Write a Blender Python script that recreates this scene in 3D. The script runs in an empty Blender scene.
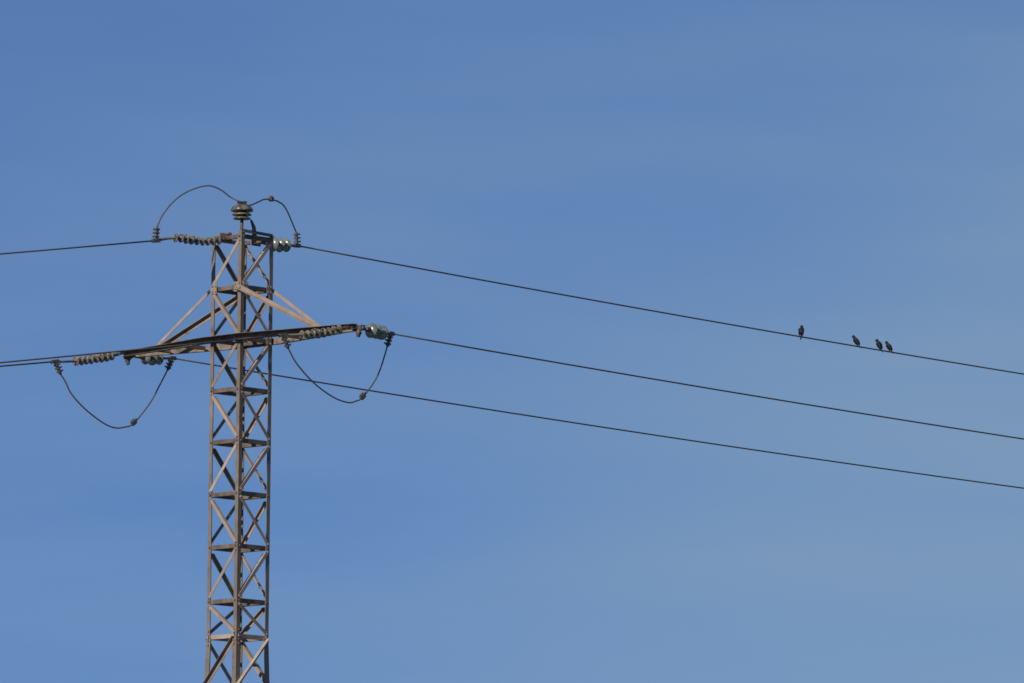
import bpy, bmesh, math, random
from mathutils import Vector, Matrix
R = math.radians
random.seed(7)
sc = bpy.context.scene
C = sc.collection

# ------------------------------------------------------------------ camera
PITCH, ROLL, FPX, EYE = R(7.2), R(0.48), 7396.0, 1.7
fwd = Vector((0, math.cos(PITCH), math.sin(PITCH)))
rt0 = Vector((1, 0, 0)); up0 = rt0.cross(fwd)
rgt = rt0 * math.cos(ROLL) + up0 * math.sin(ROLL)
upv = up0 * math.cos(ROLL) - rt0 * math.sin(ROLL)
cam = bpy.data.objects.new('camera', bpy.data.cameras.new('camera'))
C.objects.link(cam)
cam.matrix_world = Matrix(((rgt.x, upv.x, -fwd.x, 0), (rgt.y, upv.y, -fwd.y, 0), (rgt.z, upv.z, -fwd.z, EYE), (0, 0, 0, 1)))
cam.data.lens = FPX * 36 / 1024
cam.data.clip_start = 0.1
cam.data.clip_end = 20000
sc.camera = cam

# ------------------------------------------------------------------ world and sun
SUN_EL = R(30)
SUN_H = Vector((-0.64, -0.77)).normalized()         # horizontal direction towards the sun
SUN_DIR = Vector((SUN_H.x * math.cos(SUN_EL), SUN_H.y * math.cos(SUN_EL), math.sin(SUN_EL)))
w = bpy.data.worlds.new('World'); sc.world = w; w.use_nodes = True
nt = w.node_tree; N = nt.nodes; L = nt.links
bg = N['Background']; bg.inputs[1].default_value = 0.15
sk = N.new('ShaderNodeTexSky'); sk.sky_type = 'NISHITA'; sk.sun_disc = False
sk.sun_elevation = SUN_EL; sk.sun_rotation = math.atan2(SUN_H.x, SUN_H.y) % (2 * math.pi)
sk.air_density = 1.0; sk.dust_density = 0.0; sk.ozone_density = 6.6
tc = N.new('ShaderNodeTexCoord')
va = N.new('ShaderNodeVectorMath'); va.operation = 'ADD'; va.inputs[1].default_value = (0, 0, 0.37)
L.new(tc.outputs['Generated'], va.inputs[0]); L.new(va.outputs[0], sk.inputs[0])
# a thin veil of cirrus, thicker low down and to the north-east
mp = N.new('ShaderNodeMapping'); mp.inputs['Scale'].default_value = (8, 8, 46); mp.inputs['Rotation'].default_value = (0, R(14), 0)
L.new(tc.outputs['Generated'], mp.inputs['Vector'])
nz = N.new('ShaderNodeTexNoise'); nz.inputs['Scale'].default_value = 1.6; nz.inputs['Detail'].default_value = 4; nz.inputs['Roughness'].default_value = 0.45
L.new(mp.outputs[0], nz.inputs['Vector'])
dt = N.new('ShaderNodeVectorMath'); dt.operation = 'DOT_PRODUCT'; dt.inputs[1].default_value = (1.3, 0, -1.4)
L.new(tc.outputs['Generated'], dt.inputs[0])
m1 = N.new('ShaderNodeMath'); m1.operation = 'MULTIPLY_ADD'; m1.inputs[1].default_value = 0.46; m1.inputs[2].default_value = 0.375 - 0.23
L.new(nz.outputs[0], m1.inputs[0])
m2 = N.new('ShaderNodeMath'); m2.operation = 'ADD'; L.new(m1.outputs[0], m2.inputs[0]); L.new(dt.outputs['Value'], m2.inputs[1])
# a soft bank of thicker veil to the right of the line, low down
d2 = N.new('ShaderNodeVectorMath'); d2.operation = 'DOT_PRODUCT'; d2.inputs[1].default_value = (1.0, 0, -1.3)
L.new(tc.outputs['Generated'], d2.inputs[0])
mr = N.new('ShaderNodeMapRange'); mr.interpolation_type = 'SMOOTHSTEP'
mr.inputs['From Min'].default_value = -0.16; mr.inputs['From Max'].default_value = -0.095; mr.inputs['To Min'].default_value = 0; mr.inputs['To Max'].default_value = 0.20
L.new(d2.outputs['Value'], mr.inputs['Value'])
m3 = N.new('ShaderNodeMath'); m3.operation = 'ADD'; L.new(m2.outputs[0], m3.inputs[0]); L.new(mr.outputs[0], m3.inputs[1])
cl = N.new('ShaderNodeClamp'); L.new(m3.outputs[0], cl.inputs[0]); cl.inputs['Max'].default_value = 0.6
mx = N.new('ShaderNodeMix'); mx.data_type = 'RGBA'
L.new(cl.outputs[0], mx.inputs[0]); L.new(sk.outputs[0], mx.inputs[6]); mx.inputs[7].default_value = (1.66, 2.42, 3.12, 1)
L.new(mx.outputs[2], bg.inputs[0])

sun = bpy.data.objects.new('sun', bpy.data.lights.new('sun', 'SUN'))
sun.data.energy = 5.0; sun.data.angle = R(0.5); sun.data.color = (1.0, 0.89, 0.76)
sun.rotation_euler = (-SUN_DIR).to_track_quat('-Z', 'Y').to_euler()
C.objects.link(sun)
vs = sc.view_settings
vs.view_transform = 'Standard'; vs.look = 'None'; vs.exposure = 0.03; vs.gamma = 1; vs.use_curve_mapping = False
sc.cycles.filter_width = 1.6

# ------------------------------------------------------------------ materials
def ramp(nt, fac, stops):
    r = nt.nodes.new('ShaderNodeValToRGB')
    while len(r.color_ramp.elements) < len(stops): r.color_ramp.elements.new(0.5)
    for e, (p, c) in zip(r.color_ramp.elements, stops): e.position = p; e.color = (*c, 1)
    nt.links.new(fac, r.inputs[0]); return r.outputs[0]

def mat(name, stops, scale=20, rough=0.7, metal=0.0, bump=0.0, trans=0.0, detail=5, spec=0.5, stretch=(1, 1, 1), vary=0.0):
    m = bpy.data.materials.new(name); m.use_nodes = True
    t = m.node_tree; b = t.nodes['Principled BSDF']
    co = t.nodes.new('ShaderNodeTexCoord'); mp = t.nodes.new('ShaderNodeMapping'); mp.inputs['Scale'].default_value = stretch
    oi = t.nodes.new('ShaderNodeObjectInfo')
    ad = t.nodes.new('ShaderNodeVectorMath'); ad.operation = 'ADD'
    sca = t.nodes.new('ShaderNodeVectorMath'); sca.operation = 'SCALE'; sca.inputs['Scale'].default_value = 13.7
    cmb = t.nodes.new('ShaderNodeCombineXYZ')
    for i in range(3): t.links.new(oi.outputs['Random'], cmb.inputs[i])
    t.links.new(cmb.outputs[0], sca.inputs[0])
    t.links.new(co.outputs['Object'], mp.inputs['Vector']); t.links.new(mp.outputs[0], ad.inputs[0]); t.links.new(sca.outputs[0], ad.inputs[1])
    n = t.nodes.new('ShaderNodeTexNoise'); n.inputs['Scale'].default_value = scale; n.inputs['Detail'].default_value = detail; n.inputs['Roughness'].default_value = 0.62
    t.links.new(ad.outputs[0], n.inputs['Vector'])
    col = ramp(t, n.outputs[0], stops)
    if vary:
        vm = t.nodes.new('ShaderNodeMath'); vm.operation = 'MULTIPLY_ADD'; vm.inputs[1].default_value = vary; vm.inputs[2].default_value = 1 - vary / 2
        t.links.new(oi.outputs['Random'], vm.inputs[0])
        vv = t.nodes.new('ShaderNodeVectorMath'); vv.operation = 'SCALE'
        t.links.new(col, vv.inputs[0]); t.links.new(vm.outputs[0], vv.inputs['Scale']); col = vv.outputs[0]
    t.links.new(col, b.inputs['Base Color'])
    b.inputs['Roughness'].default_value = rough; b.inputs['Metallic'].default_value = metal
    b.inputs['Specular IOR Level'].default_value = spec
    b.inputs['Transmission Weight'].default_value = trans
    if bump:
        bp = t.nodes.new('ShaderNodeBump'); bp.inputs['Strength'].default_value = bump; bp.inputs['Distance'].default_value = 0.004
        t.links.new(n.outputs[0], bp.inputs['Height']); t.links.new(bp.outputs[0], b.inputs['Normal'])
    return m

M_STEEL = mat('weathered_steel', [(0.25, (0.06, 0.046, 0.037)), (0.40, (0.135, 0.108, 0.088)), (0.62, (0.17, 0.142, 0.118)), (0.80, (0.235, 0.205, 0.175))], scale=5, rough=0.65, bump=0.3, spec=0.25, vary=0.35)
M_LACE = mat('pale_galvanised_steel', [(0.25, (0.11, 0.08, 0.06)), (0.38, (0.23, 0.182, 0.145)), (0.62, (0.30, 0.245, 0.20)), (0.80, (0.37, 0.32, 0.27))], scale=5, rough=0.65, bump=0.3, spec=0.25, vary=0.4)
M_ARM = mat('arm_steel', [(0.3, (0.075, 0.055, 0.044)), (0.5, (0.18, 0.145, 0.12)), (0.7, (0.27, 0.225, 0.19))], scale=7, rough=0.65, bump=0.3, spec=0.25)
M_DARK = mat('darker_steel', [(0.3, (0.055, 0.042, 0.034)), (0.5, (0.11, 0.087, 0.07)), (0.7, (0.17, 0.14, 0.115))], scale=7, rough=0.65, bump=0.3, spec=0.25)  # darker tone for the struts; on the near arm channel it paints shade
M_CABLE = mat('conductor_aluminium', [(0.35, (0.062, 0.055, 0.05)), (0.65, (0.088, 0.078, 0.07))], scale=8, rough=0.6, spec=0.3)
M_CLAMP = mat('dark_fitting_iron', [(0.35, (0.04, 0.034, 0.032)), (0.65, (0.11, 0.09, 0.08))], scale=35, rough=0.6, bump=0.3)
M_CERAM = mat('dusty_insulator_glass', [(0.40, (0.045, 0.038, 0.028)), (0.62, (0.22, 0.19, 0.145))], scale=22, rough=0.3, spec=0.5)
M_GLASS = mat('green_insulator_glass', [(0.35, (0.22, 0.25, 0.22)), (0.65, (0.38, 0.415, 0.37))], scale=14, rough=0.24, trans=0.62)
M_POST = mat('brown_green_porcelain', [(0.35, (0.035, 0.036, 0.028)), (0.55, (0.10, 0.095, 0.07)), (0.72, (0.23, 0.22, 0.16))], scale=12, rough=0.28)
M_GROUND = mat('dry_field', [(0.3, (0.045, 0.05, 0.02)), (0.5, (0.08, 0.075, 0.035)), (0.7, (0.12, 0.10, 0.055))], scale=0.4, rough=1.0, detail=8)
M_BIRD = mat('dark_plumage', [(0.35, (0.004, 0.005, 0.006)), (0.55, (0.008, 0.008, 0.008)), (0.75, (0.022, 0.017, 0.013))], scale=60, rough=0.6, spec=0.2)

# ------------------------------------------------------------------ helpers
def link(name, bm, m, parent=None, loc=None, smooth=False):
    bmesh.ops.recalc_face_normals(bm, faces=bm.faces)
    me = bpy.data.meshes.new(name); bm.to_mesh(me); bm.free()
    me.materials.append(m)
    if smooth:
        for p in me.polygons: p.use_smooth = True
    o = bpy.data.objects.new(name, me); C.objects.link(o)
    if parent: o.parent = parent
    if loc is not None: o.location = loc
    return o

def tag(o, label, cat, group=None):
    o['label'] = label; o['category'] = cat
    if group: o['group'] = group
    return o

def thing(name, loc, label, cat, group=None):
    o = bpy.data.objects.new(name, None); o.empty_display_size = 0.1; C.objects.link(o); o.location = loc
    return tag(o, label, cat, group)

def prism(bm, A, B, u, v, poly):
    """extrude a cross-section given in (u, v) from A to B"""
    a = [bm.verts.new(A + u * x + v * y) for x, y in poly]
    b = [bm.verts.new(B + u * x + v * y) for x, y in poly]
    n = len(poly)
    bm.faces.new(a[::-1]); bm.faces.new(b)
    for i in range(n): bm.faces.new((a[i], a[(i + 1) % n], b[(i + 1) % n], b[i]))

def lsec(w_, t): return [(0, 0), (w_, 0), (w_, t), (t, t), (t, w_), (0, w_)]

def bolt(bm, P, n, r=0.013, h=0.014):
    n = n.normalized(); x = n.orthogonal().normalized(); y = n.cross(x)
    prism(bm, P, P + n * h, x, y, [(r * math.cos(k * math.pi / 3), r * math.sin(k * math.pi / 3)) for k in range(6)])

def box(bm, c, x, y, z, sx, sy, sz):
    prism(bm, c - z * sz / 2, c + z * sz / 2, x, y, [(-sx / 2, -sy / 2), (sx / 2, -sy / 2), (sx / 2, sy / 2), (-sx / 2, sy / 2)])

def tube(bm, pts, r, seg=8):
    rad = r if isinstance(r, (list, tuple)) else [r] * len(pts)
    prev = None; ref = None
    for i, p in enumerate(pts):
        t = (pts[min(i + 1, len(pts) - 1)] - pts[max(i - 1, 0)]).normalized()
        if ref is None: ref = t.orthogonal().normalized()
        ref = (ref - t * ref.dot(t)).normalized(); s = t.cross(ref)
        ring = [bm.verts.new(p + (ref * math.cos(2 * math.pi * k / seg) + s * math.sin(2 * math.pi * k / seg)) * rad[i]) for k in range(seg)]
        if prev:
            for k in range(seg): bm.faces.new((prev[k], prev[(k + 1) % seg], ring[(k + 1) % seg], ring[k]))
        else: bm.faces.new(ring[::-1])
        prev = ring
    bm.faces.new(prev)

def lathe(bm, prof, seg=24):
    """prof: (distance along +X, radius); closed at both ends"""
    prev = None
    for x, r in prof:
        ring = [bm.verts.new((x, r * math.cos(2 * math.pi * k / seg), r * math.sin(2 * math.pi * k / seg))) for k in range(seg)]
        if prev:
            for k in range(seg): bm.faces.new((prev[k], prev[(k + 1) % seg], ring[(k + 1) % seg], ring[k]))
        else: bm.faces.new(ring[::-1])
        prev = ring
    bm.faces.new(prev)

def catmull(P, n=8):
    Q = [P[0] * 2 - P[1]] + P + [P[-1] * 2 - P[-2]]; out = []
    for i in range(1, len(Q) - 2):
        a, b, c, d = Q[i - 1:i + 3]
        for k in range(n):
            t = k / n
            out.append(0.5 * ((2 * b) + (c - a) * t + (2 * a - 5 * b + 4 * c - d) * t * t + (3 * b - a - 3 * c + d) * t ** 3))
    out.append(P[-1].copy()); return out

CAMP = Vector((0, 0, EYE))
def ray(px, py): return fwd + rgt * ((px - 512) / FPX) - upv * ((py - 341.5) / FPX)
def on_plane(px, py, P, ang):
    """survey a sighted point: where the sight line meets the upright plane through P running along compass angle ang"""
    d = ray(px, py); s, c = math.sin(ang), math.cos(ang)
    t = ((P.x - CAMP.x) * s - (P.y - CAMP.y) * c) / (d.x * s - d.y * c)
    return CAMP + d * t

# ------------------------------------------------------------------ ground
bm = bmesh.new()
g = 9000
bm.faces.new([bm.verts.new(p) for p in ((-g, -g, 0), (g, -g, 0), (g, g, 0), (-g, g, 0))])
o = link('ground', bm, M_GROUND); o['kind'] = 'structure'

# ------------------------------------------------------------------ lattice tower
TX, TY, ZA = -3.135, 85.0, 12.417          # tower axis and height of the crossarm
tower = thing('lattice_tower', (TX, TY, 0), 'square weathered steel lattice power tower with one crossarm and braced sides', 'power tower')
LEV = [1.185, 0.595, 0, -0.59, -1.19, -1.8, -2.41, -3.04, -3.45, -4.05, -4.75, -5.5, -6.3, -7.2, -8.2, -9.3, -10.6, -12.3]
ZT, ZJ = ZA + 1.25, ZA - 3.45
def hd(z): return 0.357 if z >= ZJ else 0.357 + 0.035 * (ZJ - z)
CORN = [Vector((-1, 0, 0)), Vector((0, -1, 0)), Vector((1, 0, 0)), Vector((0, 1, 0))]   # L F R B
def corner(i, z): c = CORN[i % 4] * hd(z); return Vector((c.x, c.y, z))
UP = Vector((0, 0, 1))
LW, LT = 0.060, 0.008
for i in range(4):
    bm = bmesh.new()
    u = (CORN[(i + 1) % 4] - CORN[i]).normalized(); v = (CORN[(i + 3) % 4] - CORN[i]).normalized()
    top = ZT if i == 1 else ZA + 1.219
    prism(bm, corner(i, ZJ + .002), corner(i, top), u, v, lsec(LW - .006, LT))
    prism(bm, corner(i, -0.2), corner(i, ZJ), u, v, lsec(LW + .008, LT + .001))
    # splice angle with bolts where the head bolts on to the body
    for zz in (ZJ + .02, ZJ + .07, ZJ - .04, ZJ - .09):
        for d, n in ((u, (CORN[i] * 2 - u * 0 - v * 1)), (v, CORN[i] * 2 - u)):
            out = -(v if d is u else u)
            bolt(bm, corner(i, zz) + d * .035, out, .011, .012)
    link('leg', bm, M_STEEL, tower)
for f in range(4):
    a, b = CORN[f], CORN[(f + 1) % 4]
    along = (b - a).normalized(); inn = -(a + b).normalized()
    for k, dz in enumerate(LEV):
        z = ZA + dz
        # horizontal strut bolted inside the leg flanges
        A = corner(f, z) + along * 0.012 + inn * (LT + .001); B = corner(f + 1, z) - along * 0.012 + inn * (LT + .001)
        wd = 0.046 if k == 0 else (0.048 if k < 9 else 0.056)
        bm = bmesh.new()
        prism(bm, A - UP * wd / 2, B - UP * wd / 2, UP, inn, lsec(wd, .006))
        for P, s in ((A, 1), (B, -1)): bolt(bm, P + along * s * .022 - inn * (LT + .001), -inn)
        link('horizontal_strut', bm, M_LACE if k == 8 else M_DARK, tower)
        if k == len(LEV) - 1: continue
        z2 = ZA + LEV[k + 1]
        # single zigzag lacing; it runs round the tower like a screw
        lo, hi = z2 + 0.045, z - 0.045
        if k % 2 == 0: A, B = corner(f, lo), corner(f + 1, hi)
        else: A, B = corner(f, hi), corner(f + 1, lo)
        A = A + along * .034 - inn * .002; B = B - along * .034 - inn * .002
        ax = (B - A).normalized(); u = ax.cross(inn).normalized()
        if u.z < 0: u = -u
        if k < 8: u = -u
        wd = 0.040 if k < 8 else 0.048
        bm = bmesh.new()
        if k < 8:
            # flat flange on the outside of the legs, the other flange turned inwards between them
            prism(bm, A - ax * .014 - u * wd / 2 - inn * .005, B + ax * .014 - u * wd / 2 - inn * .005, u, inn, [(0, 0), (wd, 0), (wd, .005), (0, .005)])
            prism(bm, A + ax * .036 - u * wd / 2 + inn * .0005, B - ax * .036 - u * wd / 2 + inn * .0005, u, inn, [(0, 0), (.005, 0), (.005, wd - .006), (0, wd - .006)])
        else:
            # body lacing: the other flange stands outwards along the upper edge
            prism(bm, A - ax * .03 + u * wd / 2, B + ax * .03 + u * wd / 2, -u, -inn, lsec(wd, .005))
        for P in (A, B): bolt(bm, P - inn * .005, -inn, .011, .012)
        link('diagonal_brace', bm, M_LACE, tower)

# crossarm: two channels that meet at the tips
AD = Vector((1, -1, 0)).normalized(); AN = Vector((-1, -1, 0)).normalized()     # along the arm, and out of its near face
TIP = 1.92
arm = bpy.data.objects.new('crossarm', None); C.objects.link(arm); arm.parent = tower; arm.location = (0, 0, ZA)
def arm_pt(s, side, z=0.0):
    half = 0.357 / math.sqrt(2)
    k = half + 0.012
    if abs(s) > half + 0.06: k = k + (0.035 - k) * (abs(s) - half - 0.06) / (TIP - half - 0.06)
    return AD * s + AN * (k * side) + UP * z
for side in (1, -1):
    bm = bmesh.new()
    H, D, D2, T = 0.072, 0.088, 0.055, 0.006        # wide top flange, narrow bottom flange
    sec = [(-H / 2, 0), (-H / 2, D2), (-H / 2 + T, D2), (-H / 2 + T, T), (H / 2 - T, T), (H / 2 - T, D), (H / 2, D), (H / 2, 0)]
    br = 0.357 / math.sqrt(2) + 0.06
    S = [-TIP - .05, -br, br, TIP + .05]
    rings = []
    for s in S:
        c = arm_pt(s, side)
        sc_ = 0.75 if abs(s) > 1.8 else 1.0
        rings.append([bm.verts.new(c + UP * x * sc_ + AN * side * y) for x, y in sec])
    n = len(sec)
    for q in range(3):
        for i in range(n): bm.faces.new((rings[q][i], rings[q][(i + 1) % n], rings[q + 1][(i + 1) % n], rings[q + 1][i]))
    bm.faces.new(rings[0][::-1]); bm.faces.new(rings[-1])
    for s in (-.2, .2, -1.32, 1.32, -1.75, 1.75): bolt(bm, arm_pt(s, side) + AN * side * T, AN * side, .014, .016)
    link('arm_channel', bm, M_DARK if side == 1 else M_ARM, arm)  # near channel takes the darker steel: flange shade put into its colour
for s in (-1.32, -0.8, 0.8, 1.32):
    bm = bmesh.new(); a_, b_ = arm_pt(s, 1), arm_pt(s, -1)
    dd = (b_ - a_).normalized()
    prism(bm, a_ + dd * .002, b_ - dd * .002, AD, UP, [(-.025, -.025), (.025, -.025), (.025, -.019), (-.019, -.019), (-.019, .025), (-.025, .025)])
    link('spacer_angle', bm, M_ARM, arm)
for s in (-1, 1):
    bm = bmesh.new()
    tube(bm, [AD * s * (TIP - .05) + UP * .0, AD * s * (TIP + .02) + UP * -.025, AD * s * (TIP + .045) + UP * -.07, AD * s * (TIP + .03) + UP * -.115], [.034, .040, .034, .022], 8)
    box(bm, AD * s * (TIP + .07) + UP * -.015, AD, AN, UP, .05, .035, .06)
    link('tip_bracket', bm, M_CLAMP, arm)
# inclined stays from the legs down to the arm
for side, (ci, s) in ((1, (1, 1.06)), (-1, (2, .93)), (1, (0, -.99)), (-1, (3, -1.14))):
    A = corner(ci, ZA + .585) + AN * side * .012; B = arm_pt(1.34 * s, side, .03) + UP * ZA + AN * side * .012
    ax = (B - A).normalized(); n_ = (AN * side - ax * ax.dot(AN * side)).normalized(); u = ax.cross(n_).normalized()
    if u.z < 0: u = -u
    if ci == 3: u = -u; n_ = -n_   # this stay is turned over, its flange uppermost and facing the arm's near side
    elif ci == 0: u = -u; n_ = -n_
    bm = bmesh.new()
    w2 = {0: .036, 1: .050, 2: .040, 3: .050}[ci]
    if ci == 0: sec2 = [(0, 0), (w2, 0), (w2, .006), (.006, .006), (.006, w2), (0, w2)]
    else: sec2 = [(0, 0), (w2, 0), (w2, .006), (.006, .006), (.006, .055), (0, .055)]
    prism(bm, A - ax * .05 - u * w2 / 2, B + ax * .03 - u * w2 / 2, u, n_, sec2)
    for P in (A, B): bolt(bm, P + n_ * .006, n_)
    link('arm_stay', bm, M_LACE, tower)
for f in (0, 1, 2, 3):
    a, b = CORN[f], CORN[(f + 1) % 4]; along = (b - a).normalized(); inn = -(a + b).normalized()
    for z in (ZA + .595, ZA - .0):
        for P, sg in ((corner(f, z), 1), (corner(f + 1, z), -1)):
            if abs(z - ZA) < .01 and f in (0, 2): continue
            bm = bmesh.new(); c = P + along * sg * .062 - inn * .0105
            box(bm, c, along, inn, UP, .085, .004, .115)
            for dx in (-.022, .022):
                for dz in (-.032, .032): bolt(bm, c + along * dx + UP * dz - inn * .002, -inn, .010, .010)
            link('gusset_plate', bm, M_LACE, tower)
# head plates that carry the top strings, bracket beside the post insulator
TH_R, PH_L = R(52), R(35)
dirR = Vector((math.cos(TH_R), math.sin(TH_R), 0)); dirL = Vector((-math.cos(PH_L), -math.sin(PH_L), 0))
for d in (dirR, dirL):
    bm = bmesh.new(); s_ = d.cross(UP)
    box(bm, Vector((0, 0, ZA + 1.19)) + d * .235, d, s_, UP, .17, .014, .10)
    box(bm, Vector((0, 0, ZA + 1.235)) + d * .215, d, s_, UP, .05, .12, .02)
    link('anchor_plate', bm, M_ARM, tower)
bm = bmesh.new()
q0 = Vector((.145, -.21, ZA + 1.19)); q1 = Vector((.135, -.21, ZA + 1.30)); q2 = Vector((.10, -.215, ZA + 1.39))
tube(bm, [q0, q1, q2], [.028, .024, .012], 6)
link('bracket', bm, M_CLAMP, tower)
# top cross angle over the near face that carries the post insulator
bm = bmesh.new()
A = corner(1, ZA + 1.25) + Vector((.01, .02, 0)); B = corner(2, ZA + 1.235) + Vector((-.01, -.01, 0)); ax = (B - A).normalized(); n_ = Vector((1, -1, 0)).normalized()
prism(bm, A - UP * .02, B - UP * .02, UP, n_, lsec(.036, .006))
link('head_angle', bm, M_STEEL, tower)

TW = Vector((TX, TY, 0))
# ------------------------------------------------------------------ lines and strings
tips = {'top': TW + UP * (ZA + 1.19), 'near': TW + UP * (ZA - .01) + AD * TIP, 'far': TW + UP * (ZA - .01) + AD * -TIP}
startsR = {'top': tips['top'] + dirR * .30, 'near': tips['near'] + AD * .075, 'far': tips['far'] + AD * -.02 + AN * -.03}
startsL = {'top': tips['top'] + dirL * .21, 'near': tips['near'] + AD * -.02 + AN * .05 + UP * .02, 'far': tips['far'] + AD * -.075 + UP * .045}
mR, cR = -0.00653, 0.000518
def span(A, ang, m, c, n, step):
    d = Vector((math.cos(ang), math.sin(ang), 0))
    return [A + d * (i * step) + UP * (m * i * step + c * (i * step) ** 2) for i in range(n)]
wireR_px = {'top': (297, 245.6), 'near': (391, 333.6), 'far': (172.5, 358.2)}
wireL_px = {'top': (156, 240.6), 'near': (283, 335.2), 'far': (55, 361.6)}
cL = 0.0006; edgeL = {'top': 254.0, 'near': 362.7, 'far': 366.3}
endR = {k: on_plane(*wireR_px[k], tips[k], TH_R) for k in tips}
endL = {k: on_plane(*wireL_px[k], tips[k], math.pi + PH_L) for k in tips}
mL = {}
for k in tips:                      # fall of each conductor, from its sighted height 2.6 m out
    q = on_plane(0, edgeL[k], tips[k], math.pi + PH_L); s_ = (q.xy - endL[k].xy).length
    mL[k] = (q.z - endL[k].z - cL * s_ * s_) / s_
print('MLEFT', mL)
lab = {
 ('top', 'R'): 'long dark conductor from the tower top with four birds perched on it',
 ('near', 'R'): 'long bare conductor leaving the crossarm end nearest the hanging glass discs, middle of three wires',
 ('far', 'R'): 'lowest long bare conductor, passing behind the lattice tower below the crossarm',
 ('top', 'L'): 'short stretch of conductor running level into the long string at the tower top',
 ('near', 'L'): 'upper one of the close pair of conductors, passing along the crossarm',
 ('far', 'L'): 'lower one of the close pair of conductors, ending at the crossarm tip'}
WR = {}
for k in tips:
    for sd in 'RL':
        pts = span(endR[k], TH_R, mR, cR, 61, 1.6) if sd == 'R' else span(endL[k], math.pi + PH_L, mL[k], cL, 40, 1.5)
        bm = bmesh.new(); tube(bm, [p - pts[0] for p in pts], 0.0092, 8)
        o = link('power_line', bm, M_CABLE, None, pts[0], smooth=True)
        tag(o, lab[(k, sd)], 'power line', 'conductors of the overhead line')
        WR[(k, sd)] = pts

# disc meshes (axis +X, pointing towards the conductor)
def disc_mesh(kind):
    bm = bmesh.new()
    if kind == 'glass':
        lathe(bm, [(-.012, .022), (-.008, .045), (.004, .066), (.018, .080), (.027, .084), (.032, .081), (.028, .066), (.036, .060), (.027, .050), (.034, .042), (.024, .030), (.022, .012)], 28)
        m = M_GLASS
    else:
        lathe(bm, [(-.004, .018), (.004, .038), (.014, .050), (.024, .054), (.030, .053), (.033, .046), (.026, .034), (.022, .012)], 20)
        m = M_CERAM
    bmesh.ops.recalc_face_normals(bm, faces=bm.faces)
    me = bpy.data.meshes.new('insulator_disc'); bm.to_mesh(me); bm.free(); me.materials.append(m)
    for p in me.polygons: p.use_smooth = True
    bm = bmesh.new()
    r = 1.0 if kind == 'glass' else .62
    lathe(bm, [(-.058 * r, .012), (-.056 * r, .024 * r), (-.04 * r, .030 * r), (-.008 * r, .032 * r), (-.004 * r, .022 * r), (.03 * r, .012 * r), (.055 * r, .011 * r)], 14)
    bmesh.ops.recalc_face_normals(bm, faces=bm.faces)
    mc = bpy.data.meshes.new('metal_cap'); bm.to_mesh(mc); bm.free(); mc.materials.append(M_CLAMP)
    for p in mc.polygons: p.use_smooth = True
    return me, mc
DISC = {k: disc_mesh(k) for k in ('glass', 'dusty')}

def frame_x(t):
    t = t.normalized(); y = UP.cross(t).normalized(); z = t.cross(y)
    return Matrix((t, y, z)).transposed().to_4x4()

def string(kind, S, E, bow, n, d0, pitch, label, tail):
    """insulator string from the steelwork S to the conductor end E; tail: direction in which the jumper leaves the clamp"""
    root = thing('insulator_string', S, label, 'insulator string', 'insulator strings of the tower')
    Lg = (E - S).length
    nb = 24
    pts = [S.lerp(E, i / nb) + UP * bow(i / nb) for i in range(nb + 1)]
    def atd(d):
        x = max(0, min(.9999, d / Lg)) * nb; i = int(x); p = pts[i].lerp(pts[i + 1], x - i); return p, (pts[i + 1] - pts[i]).normalized()
    # shackle and link
    bm = bmesh.new()
    path = [atd(d)[0] - S for d in [0, d0 * .35, d0 * .7, max(d0 - .03, .02)]]
    tube(bm, path, [.020, .016, .022, .018], 8)
    for dd in (.012, d0 * .55):
        p, t = atd(dd); q = frame_x(t) @ Vector((0, 1, 0)); box(bm, p - S, t, q, t.cross(q), .035, .075, .03)
    link('shackle', bm, M_CLAMP, root)
    me, mc = DISC[kind]
    for i in range(n):
        p, t = atd(d0 + i * pitch)
        d = bpy.data.objects.new('insulator_disc', me); C.objects.link(d); d.parent = root
        mt = frame_x(t) @ Matrix.Rotation(R(random.uniform(-5, 5)), 4, 'Y') @ Matrix.Rotation(R(random.uniform(-5, 5)), 4, 'Z') @ Matrix.Scale(random.uniform(.93, 1.07), 4); mt.translation = p - S; d.matrix_local = mt
        c = bpy.data.objects.new('metal_cap', mc); C.objects.link(c); c.parent = d
    # rod to the clamp
    bm = bmesh.new(); ds = d0 + (n - 1) * pitch
    tube(bm, [atd(ds + .02)[0] - S, atd(ds + (Lg - ds) * .5)[0] - S, E - S], [.013, .015, .017], 8)
    link('link_rod', bm, M_CLAMP if kind == 'glass' else M_ARM, root)
    # bolted strain clamp, its mouth bent towards the jumper, with u-bolts
    out = (E - S).normalized(); tail = tail.normalized()
    cpts = catmull([E + out * .05, E, E - out * .035 * 0 + tail * .05, E + tail * .11, E + tail * .165], 4)
    cpts = [p - S for p in cpts]
    bm = bmesh.new(); tube(bm, cpts, [.016] + [.021] * (len(cpts) - 2) + [.014], 8)
    box(bm, E - S, out, UP.cross(out).normalized(), out.cross(UP.cross(out).normalized()), .10, .034, .045)
    cl_ = link('strain_clamp', bm, M_CLAMP, root)
    for q in (.045, .088, .131):
        bm = bmesh.new(); p = E + tail * q - S
        s_ = UP.cross(tail); s_ = s_.normalized() if s_.length > .05 else Vector((1, 0, 0)); n_ = tail.cross(s_).normalized()
        # a block and two nuts around the cable
        box(bm, p, s_, n_, tail, .062, .040, .018)
        for k in (-1, 1): bolt(bm, p + s_ * k * .022 + n_ * .018, n_, .010, .022)
        link('u_bolt', bm, M_CLAMP, cl_)
    return E + tail * .165

dn = Vector((0, 0, -1))
jump = {}
def jdir(a, b, E, plane_ang):
    return None
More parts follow.
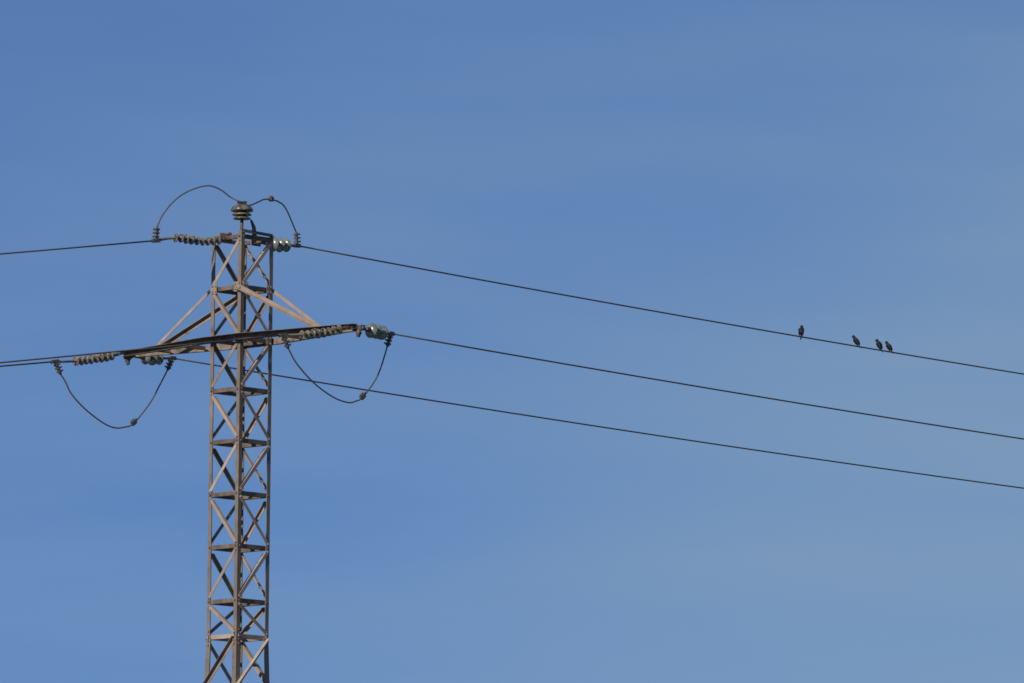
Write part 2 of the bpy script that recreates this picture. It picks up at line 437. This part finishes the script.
# plan direction between the two clamps of each phase
def between(k): v = endR[k] - endL[k]; v.z = 0; return v.normalized()
bw_d = lambda t: -.035 * math.sin(math.pi * t)
bw_g = lambda t: -.012 * math.sin(math.pi * t)
bw_t = lambda t: .0 if t < .0 else (-.035 * math.sin(math.pi * min(1, t / .55)) if t < .55 else .022 * math.sin(math.pi * (t - .55) / .45))
LAB = {
 ('top', 'L'): 'long string of small dusty discs lying along the top of the tower',
 ('near', 'L'): 'long string of small dusty discs lying in front of the raised half of the crossarm',
 ('far', 'L'): 'long string of small dusty discs reaching beyond the lower crossarm tip',
 ('top', 'R'): 'short string of green glass discs beside the tower top corner',
 ('near', 'R'): 'clear glass disc string standing free beyond the raised crossarm tip',
 ('far', 'R'): 'short glass disc string half hidden behind the lower half of the crossarm'}
tails = {('top', 'L'): (between('top') * .10 + UP), ('top', 'R'): (between('top') * -.12 + UP),
         ('near', 'L'): between('near') * .55 - UP, ('near', 'R'): between('near') * -.35 - UP,
         ('far', 'L'): between('far') * .62 - UP, ('far', 'R'): between('far') * -.5 - UP}
for k in tips:
    jump[(k, 'L')] = string('dusty', startsL[k], endL[k], bw_t if k == 'top' else bw_d, 9 if k == 'top' else 8, {'top': .10, 'near': .15, 'far': .19}[k], .074, LAB[(k, 'L')], tails[(k, 'L')])
    jump[(k, 'R')] = string('glass', startsR[k], endR[k], bw_g, 3, (endR[k] - startsR[k]).length - {'top': .46, 'near': .45, 'far': .50}[k], .115, LAB[(k, 'R')], tails[(k, 'R')])

# ------------------------------------------------------------------ post insulator on the head of the near leg
PB = TW + corner(1, ZT) + Vector((0, .03, 0))
post = thing('post_insulator', PB, 'dark ribbed pin insulator standing upright on the tower top', 'insulator')
def upright(name, prof, m, parent, seg=32):
    bm = bmesh.new(); lathe(bm, prof, seg)
    bm.transform(Matrix.Rotation(-math.pi / 2, 4, 'Y'))
    return link(name, bm, m, parent, smooth=True)
PZ = 0.130
upright('pin', [(-.16, .019), (PZ + .08, .019), (PZ + .081, .012), (PZ + .10, .012)], M_CLAMP, post, 12)
upright('lower_shed', [(PZ + .0, .03), (PZ - .003, .094), (PZ + .002, .103), (PZ + .012, .101), (PZ + .033, .055), (PZ + .044, .05)], M_POST, post)
upright('middle_shed', [(PZ + .047, .05), (PZ + .042, .104), (PZ + .046, .113), (PZ + .056, .111), (PZ + .08, .06), (PZ + .09, .055)], M_POST, post)
upright('upper_shed', [(PZ + .094, .055), (PZ + .088, .120), (PZ + .094, .131), (PZ + .112, .130), (PZ + .140, .112), (PZ + .160, .078), (PZ + .172, .060), (PZ + .178, .050), (PZ + .186, .052), (PZ + .198, .062), (PZ + .206, .05), (PZ + .21, .02)], M_POST, post)
HEAD = PB + UP * (PZ + .185)

# ------------------------------------------------------------------ jumpers
def plane_between(A, B, px):
    ang = math.atan2(B.y - A.y, B.x - A.x)
    return [on_plane(x, y, A, ang) for x, y in px]
JL = {'near': 'drooping jumper loop hanging under the raised half of the crossarm',
      'far': 'drooping jumper loop hanging under the lower half of the crossarm',
      'top': 'arched jumper cable passing over the pin insulator on the tower top'}
def jumper(k, pts, con):
    cp = catmull(pts, 8)
    bm = bmesh.new(); tube(bm, [p - pts[0] for p in cp], .0088, 8)
    root = thing('jumper_cable', pts[0], JL[k], 'jumper cable', 'jumper cables of the tower')
    link('cable', bm, M_CABLE, root, smooth=True)
    bm = bmesh.new(); i = min(range(len(cp)), key=lambda q: (cp[q] - pts[con]).length)
    i = max(1, min(len(cp) - 2, i)); t = (cp[i + 1] - cp[i - 1]).normalized(); q = Vector((-t.y, t.x, 0)).normalized(); n_ = t.cross(q)
    c = cp[i] - pts[0]
    box(bm, c + n_ * .006, t, q, n_, .075, .045, .055)
    bmesh.ops.bevel(bm, geom=bm.edges[:], offset=.008, segments=2, affect='EDGES')
    for sg in (-.018, .018): bolt(bm, c + t * sg + n_ * .033, n_, .011, .014)
    tube(bm, [c + t * .02 + n_ * .014, c + t * .062 + n_ * .024], .010, 6)
    link('connector', bm, M_CLAMP, root)
near_px = [(297, 364), (314, 383), (333, 397), (348, 402.5), (356, 401), (363, 397), (375, 380.5), (381, 367)]
far_px = [(65.5, 382), (71.5, 394), (84, 408), (101, 421.5), (114, 427.6), (125, 427), (134, 423), (150, 403), (159, 386.5)]
for k, px, con in (('near', near_px, 6), ('far', far_px, 7)):
    A, B = jump[(k, 'L')], jump[(k, 'R')]
    jumper(k, [A] + plane_between(A, B, px) + [B], con)
A, B = jump[('top', 'L')], jump[('top', 'R')]
p1 = plane_between(A, HEAD, [(162, 216), (172, 203), (184, 193.5), (198, 187.5), (210, 185.8), (221, 190), (231, 197.5)])
p2 = plane_between(HEAD, B, [(249, 205.4), (257, 202.5), (264, 199.4), (271, 199.6), (279, 202), (286, 209)])
top_pts = [A] + p1 + [HEAD + Vector((0, -.063, 0))] + p2 + [B]
jumper('top', top_pts, len(p1) + 1 + 4)

# ------------------------------------------------------------------ birds
def bird(px, face, lean, head_turn, size, slim, label):
    """a small perching bird; face: compass angle it faces, lean: body axis from the upright"""
    W = WR[('top', 'R')]
    best = None
    for i in range(len(W) - 1):
        for q in range(300):
            p = W[i].lerp(W[i + 1], q / 300); d = p - CAMP
            x = 512 + FPX * d.dot(rgt) / d.dot(fwd)
            if best is None or abs(x - px) < best[0]: best = (abs(x - px), p)
    P = best[1] + UP * .0092
    bm = bmesh.new()
    def ell(c, ax, ra, rb, rc, side):
        """ellipsoid: ra along ax, rb along side, rc across"""
        ax = ax.normalized(); side = (side - ax * side.dot(ax)).normalized(); th = ax.cross(side)
        m = Matrix((ax * ra, side * rb, th * rc)).transposed().to_4x4(); m.translation = c
        bmesh.ops.create_uvsphere(bm, u_segments=20, v_segments=12, radius=1, matrix=m)
    X, Y = Vector((1, 0, 0)), Vector((0, 1, 0))
    ax = Vector((math.sin(lean), 0, math.cos(lean)))            # tail to head, leaning forwards
    bk = Vector((-math.cos(lean), 0, math.sin(lean)))           # towards the back
    c0 = Vector((-.004, 0, .019))
    ell(c0 + ax * .046, ax, .056, .036, .034, Y)                # trunk
    ell(c0 + ax * .064 - bk * .008, ax, .034, .034, .029, Y)    # breast
    ell(c0 + ax * .094, ax, .026, .021, .021, Y)                # neck
    hd_ = c0 + ax * .112 + X * .006
    hx = Vector((math.cos(head_turn), math.sin(head_turn), .05))
    ell(hd_, hx, .023, .021, .021, Y)                         # head
    bmesh.ops.create_cone(bm, cap_ends=True, segments=8, radius1=.0065, radius2=.0012, depth=.020,
                          matrix=Matrix.Translation(hd_ + hx * .028) @ hx.to_track_quat('Z', 'Y').to_matrix().to_4x4())
    for s in (-1, 1):                                           # folded wings, tips crossing the rump
        ell(c0 + ax * .036 + Y * s * .029 + bk * .011, ax + Y * s * .10 - bk * .05, .058, .009, .024, Y)
    t0 = c0 - ax * .004 + bk * .010
    ell(t0 - ax * .034, ax - bk * .12, .042, .012, .005, Y)     # tail
    for s in (-1, 1):                                           # thighs, shanks and toes on the wire
        tube(bm, [c0 + ax * .022 + Y * s * .013 - bk * .008, Vector((.004, s * .011, .012)), Vector((0, s * .011, .002))], [.011, .0035, .003], 8)
        tube(bm, [Vector((-.008, s * .011, .001)), Vector((.016, s * .011, .001))], .003, 6)
    me = bpy.data.meshes.new('tmp'); bmesh.ops.recalc_face_normals(bm, faces=bm.faces); bm.to_mesh(me); bm.free()
    o = bpy.data.objects.new('bird', me); C.objects.link(o)
    md = o.modifiers.new('r', 'REMESH'); md.mode = 'VOXEL'; md.voxel_size = .0022; md.use_smooth_shade = True
    ms = o.modifiers.new('s', 'SMOOTH'); ms.factor = .5; ms.iterations = 3
    dg = bpy.context.evaluated_depsgraph_get()
    me2 = bpy.data.meshes.new_from_object(o.evaluated_get(dg)); o.modifiers.clear(); o.data = me2; me2.name = 'bird'
    bpy.data.meshes.remove(me)
    me2.materials.clear(); me2.materials.append(M_BIRD)
    for p in me2.polygons: p.use_smooth = True
    o.location = P; o.rotation_euler = (0, 0, face); o.scale = (size * slim, size * slim, size)
    tag(o, label, 'bird', 'birds perched on the top wire')
bird(801.2, R(75), R(10), R(-40), 0.95, 1.0, 'dark bird perched bolt upright, apart from the other three on the wire')
bird(857.6, R(160), R(32), R(-25), 1.04, .86, 'leaning dark bird on the wire, between the lone bird and the close pair')
bird(879.8, R(140), R(27), R(30), 1.02, .88, 'dark bird of the close pair on the wire, the one nearer the tower')
bird(890, R(158), R(30), R(-50), 1.0, .87, 'dark bird of the close pair on the wire, last one away from the tower')
